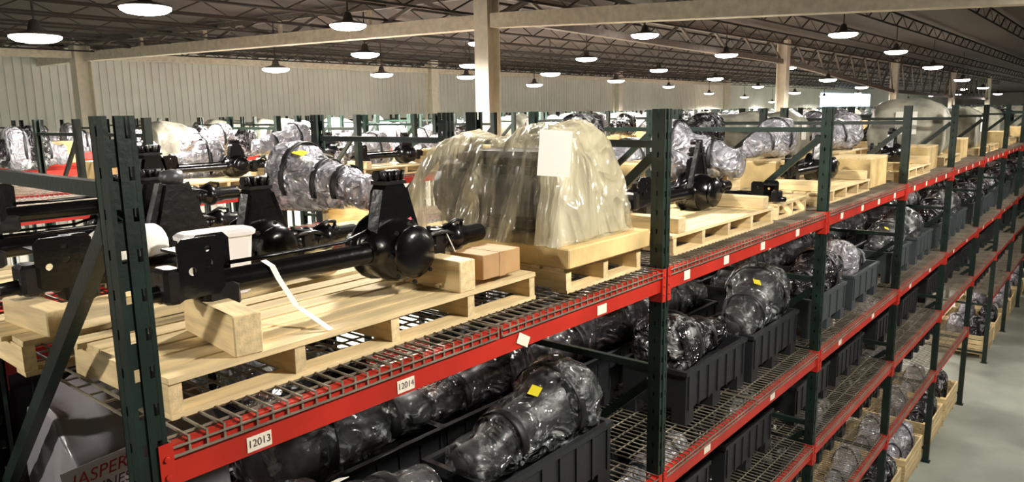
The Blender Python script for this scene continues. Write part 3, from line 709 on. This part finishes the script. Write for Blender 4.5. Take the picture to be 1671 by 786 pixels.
# farther bays
fr = random.Random(3)
for k in range(2, 12):
    for j in range(2):
        x = k*L+.72+1.24*j
        for row, y in (('front', .38), ('rear', 1.03)):
            it = fr.choice([wt_f, wt_g, wt_g, wt_d, wt_c] if k < 5 else [wt_f, wt_g, wt_g])
            if k == 2 and row == 'front': it = (wt_g, wt_f)[j]
            unit('g' if row == 'front' else 'b', it, x+fr.uniform(-.05, .05), y, 1, R(fr.choice((0, 180))+fr.uniform(-6, 6)),
                 '%s crate on second shelf, %s side, %s slot of %s bay' % (('grey', 'black')[row == 'rear'], row, ('near', 'far')[j], ORD[k]),
                 'film wrapped gearbox on second shelf, %s side, %s slot of %s bay' % (row, ('near', 'far')[j], ORD[k]), fr.uniform(.85, 1.05),
                 ('crates on the second shelf', 'wrapped gearboxes on the second shelf'))
for li in (1, 2, 3):  # added dark crates, hiding the lit floor seen through the racks
    for k in range(0, 4):
        for j in range(2):
            if li == 1 and k < 2: continue
            for y in (2.0, 2.7):
                dup(cr_b, (k*L+.25+1.22*j, y-.23, LEV[li]+.0088), 0, 'added black crate on %s shelf of back rack, %s slot of %s bay, %s side' % (SHELF[li], ('near', 'far')[j], ORD[k], ('front', 'rear')[y > 2.3]), 'added black crates on the back rack', (1, 1, 1.6))
for k in range(0, 2):  # added crates that keep the space below the near shelves dark
    for j in range(2):
        for li in (2, 3):
            dup(cr_b, (k*L+.27+1.22*j, .80, LEV[li]+.0088), 0, 'added black crate at rear of %s shelf, %s slot of %s bay' % (SHELF[li], ('near', 'far')[j], ORD[k]), 'black crates on the lower shelves', (1, 1, 1.4))
            if k == 0 or li == 3: dup(cr_b, (k*L+.27+1.22*j, .20, LEV[li]+.0088), 0, 'added black crate at front of %s shelf, %s slot of %s bay' % (SHELF[li], ('near', 'far')[j], ORD[k]), 'black crates on the lower shelves')
for li, k0, k1 in ((2, 1, 11), (3, 2, 10)):
    for k in range(k0, k1):
        if (k, li) in gapA: continue
        for j in range(2):
            x = k*L+.74+1.22*j; y = .62 if li == 3 else .50
            it = fr.choice([wt_f, wt_g, wt_g, None, None]) if k > 1 else (wt_f, wt_g)[j]
            unit('b', it, x, y, li, R(fr.choice((0, 180))), 'black crate on %s shelf, %s slot of %s bay' % (SHELF[li], ('near', 'far')[j], ORD[k]),
                 'film wrapped gearbox on %s shelf, %s slot of %s bay' % (SHELF[li], ('near', 'far')[j], ORD[k]), .78, ('black crates on the lower shelves', 'wrapped gearboxes on the lower shelves'))
for k in range(3, 10):
    if k == 5: continue
    for j in range(2):
        x = k*L+.22+1.27*j
        dup(wood_bin, (x, .06, .001), 0, 'slatted wood bin on the floor, %s slot of %s bay' % (('near', 'far')[j], ORD[k]), 'wood bins on the floor')
        for q in range(2):
            dup((wt_f, wt_g)[fr.random() < .35], (x+.06, .30+.42*q, .102), R(fr.uniform(-4, 4)), 'film bag on %s side of %s bin, %s bay' % (('aisle', 'rear')[q], ('near', 'far')[j], ORD[k]),
                'wrapped gearboxes in the floor bins', (.92, .72, 1.15))

# ------------------------------------------------------------------ top shelves farther on
sp = thing('small_pallet', 'plain pallet', 'pallet', (0, -99, 0))         # same pieces, fewer of them
for i in range(3): MB().box(i*.5, i*.5+.05, 0, 1.1, .016, .104).build('stringer', 'wood_y', sp)
for i in range(5): MB().box(-.01, 1.06, i*.25, i*.25+.12, .105, .123).build('deck_board', 'wood_x', sp)
for i in range(3): MB().box(0, 1.05, i*.5, i*.5+.1, 0, .0155).build('bottom_board', 'wood_x', sp)
carton = thing('carton', 'brown carton', 'box', (0, -99, 0))
MB().bbox(-.25, .25, -.2, .2, 0, .32, .006).build('box_body', 'card', carton); MB().box(-.03, .03, -.202, .202, 0, .322).build('tape', 'tag_paper', carton)
pcrate = thing('plywood_crate', 'plywood crate', 'crate', (0, -99, 0))
MB().bbox(-.34, .34, -.22, .22, .0, .30, .005).build('crate_body', 'ply', pcrate); MB().box(-.34, .34, -.22, .22, .3005, .32).build('crate_lid', 'wood_x', pcrate)
cove = thing('covered_engine', 'covered engine', 'engine', (0, -99, 0))
bag([(-.5, 0, .25, .3, .25), (-.48, 0, .28, .34, .30), (-.3, 0, .34, .33, .36), (.1, 0, .32, .33, .33), (.4, 0, .28, .32, .28), (.5, 0, .2, .3, .2)], 17, 26, 26, .03, 3.4, 5).build('plastic_cover', mat('cover_far', (.46, .45, .36), .3, col2=(.20, .20, .17), nscale=5, bump=.5, bscale=8), cove)
MB().box(-.52, -.515, -.1, .1, .28, .56).build('paper_sheet', 'paper', cove)
block_p = wood_block
def spot(row, y0, dep, k, j, where, g):
    """fills one pallet place of a top shelf"""
    x = k*L+.12+1.29*j; c = fr.random(); lab = '%s place of %s bay, %s' % (('near', 'far')[j], ORD[k if row in 'AB' else k], where)
    z = DZ
    if (c < .36 and j == 0) or (row == 'C' and k in (1, 2) and j == 0):
        put_axle_pallet(x, y0+.10, 'wood pallet under a black axle, '+lab, 'black axle on a pallet, '+lab, 'pallets on '+g, 'axles on '+g, z=z)
        dup(wt_f, (x+.3, y0+dep-.36, z), R(fr.uniform(-8, 8)), 'silver bag behind an axle, '+lab, 'silver bags on '+g, (.95, .9, 1.1))
    elif c < .80:
        dup(sp, (x+.06, y0+.12, z), 0, 'small wood pallet, '+lab, 'pallets on '+g)
        r2 = fr.random()
        if r2 < .65:
            dup(wood_block, (x+.22, y0+.38, z+.1238), 0, 'timber cradle, '+lab, 'timber cradles on '+g)
            dup(fr.choice((wt_f, wt_h, wt_f, wt_g)), (x+.12, y0+.56, z+.326), R(fr.uniform(-6, 6)), 'film wrapped gearbox on timber cradle, '+lab, 'silver bags on '+g, fr.uniform(.8, .95))
        else:
            dup(cove, (x+.58, y0+.68, z+.124), R(fr.choice((0, 90))), 'plastic covered engine on pallet, '+lab, 'covered engines on '+g, .95)
    else:
        dup(pcrate, (x+.45, y0+.36, z), R(fr.uniform(-4, 4)), 'plywood crate, '+lab, 'plywood crates on '+g)
        dup(fr.choice((carton, wt_f)), (x+.3, y0+.98, z), 0, 'piece standing behind a plywood crate, '+lab, 'pieces behind plywood crates on '+g)
# third bay of the front rack
dup(sp, (4.80, .16, DZ), 0, 'small wood pallet left of the third green post', None, (.60, .48, 1))
dup(axp, (4.84, .12, DZ+.1238), R(84), 'black axle lying across the small pallet left of the third post', None, .8)
put_axle_pallet(5.75, .15, 'long wood pallet right of the third green post', 'black axle on the pallet right of the third green post')
dup(pcrate, (6.95, 1.08, DZ), 0, 'plywood crate at the rear of third bay under silver film', None)
dup(wt_f, (6.45, 1.06, DZ+.322), R(3), 'silver film gearbox on a plywood crate behind the third green post', None, (1, .8, .8))
dup(pcrate, (7.85, .42, DZ), 0, 'plywood crate at the front edge, far end of third bay', None)
dup(pcrate, (8.75, 1.0, DZ), 0, 'plywood crate at the rear, near end of fourth bay', None)
dup(wt_h, (8.35, 1.0, DZ+.322), R(-4), 'silver film gearbox on the plywood crate at rear of fourth bay', None, (1, .85, .85))
put_axle_pallet(8.40, .10, 'long wood pallet in the fourth bay of the front rack', 'black axle in the fourth bay of the front rack')
dup(cove, (11.75, .72, DZ+.124), R(4), 'large grey plastic covered engine with white paper in the fifth bay', None, (1.2, 1.4, 1.15))
dup(sp, (11.1, .15, DZ), 0, 'wood pallet under the large grey covered engine in the fifth bay', None, (1.25, 1, 1))
dup(pcrate, (10.45, .4, DZ), 0, 'plywood crate at the far end of fourth bay', None)
dup(pcrate, (13.15, .45, DZ), 0, 'plywood crate at the far end of the fifth bay', None)
for k in range(5, 24):
    for j in range(2): spot('A', 0, 1.42, k, j, 'front rack', 'the front rack')
for k in range(1, 18):
    for j in range(2):
        if k == 1 and j == 0: continue
        spot('B', 1.62, 1.5, k, j, 'rack behind the front', 'the rack behind the front')
for k in range(1, 14):
    for j in range(2): spot('C', 6.0, 1.42, k, j, 'rack across the aisle', 'the rack across the aisle')
for k in range(1, 14):
    for j in range(2): spot('D', 7.87, 1.42, k, j, 'second rack across the aisle', 'the second rack across the aisle')
# far rows: only bags, cartons, crates can be made out
for ri, (row, y0, k0) in enumerate(ROWS[2:]):
    for k in range(k0+(2 if ri > 3 else 0), 22):
        for j in range(2):
            x = k*L+.75+1.25*j; c = fr.random(); zz = LEV[0]+.001; lb_ = ', %s place of %s bay, %s row from wall' % (('near', 'far')[j], ORD[k-k0], ORD[4-ri])
            if c < .70:
                dup(fr.choice((wt_f, wt_h, wt_f, wt_g)), (x-.5, y0+.5, zz+.01), R(fr.choice((0, 180))), 'film wrapped gearbox'+lb_, 'wrapped gearboxes on the rear rows', (1, 1.1, fr.uniform(1., 1.5)))
            elif c < .85: dup(pcrate, (x, y0+.5, zz+.005), 0, 'plywood crate'+lb_, 'plywood crates on the rear rows', (1, 1, fr.uniform(1, 2)))
            else: dup(cove, (x, y0+.6, zz), 0, 'plastic covered engine'+lb_, 'covered engines on the rear rows', (.95, 1, 1.1))

# ------------------------------------------------------------------ drop the patterns the copies were made from
def drop(o):
    for c in [c for c in bpy.data.objects if c.parent == o]: drop(c)
    bpy.data.objects.remove(o)
for o in [o for o in bpy.data.objects if o.parent is None and abs(o.location.y+99) < .5]: drop(o)
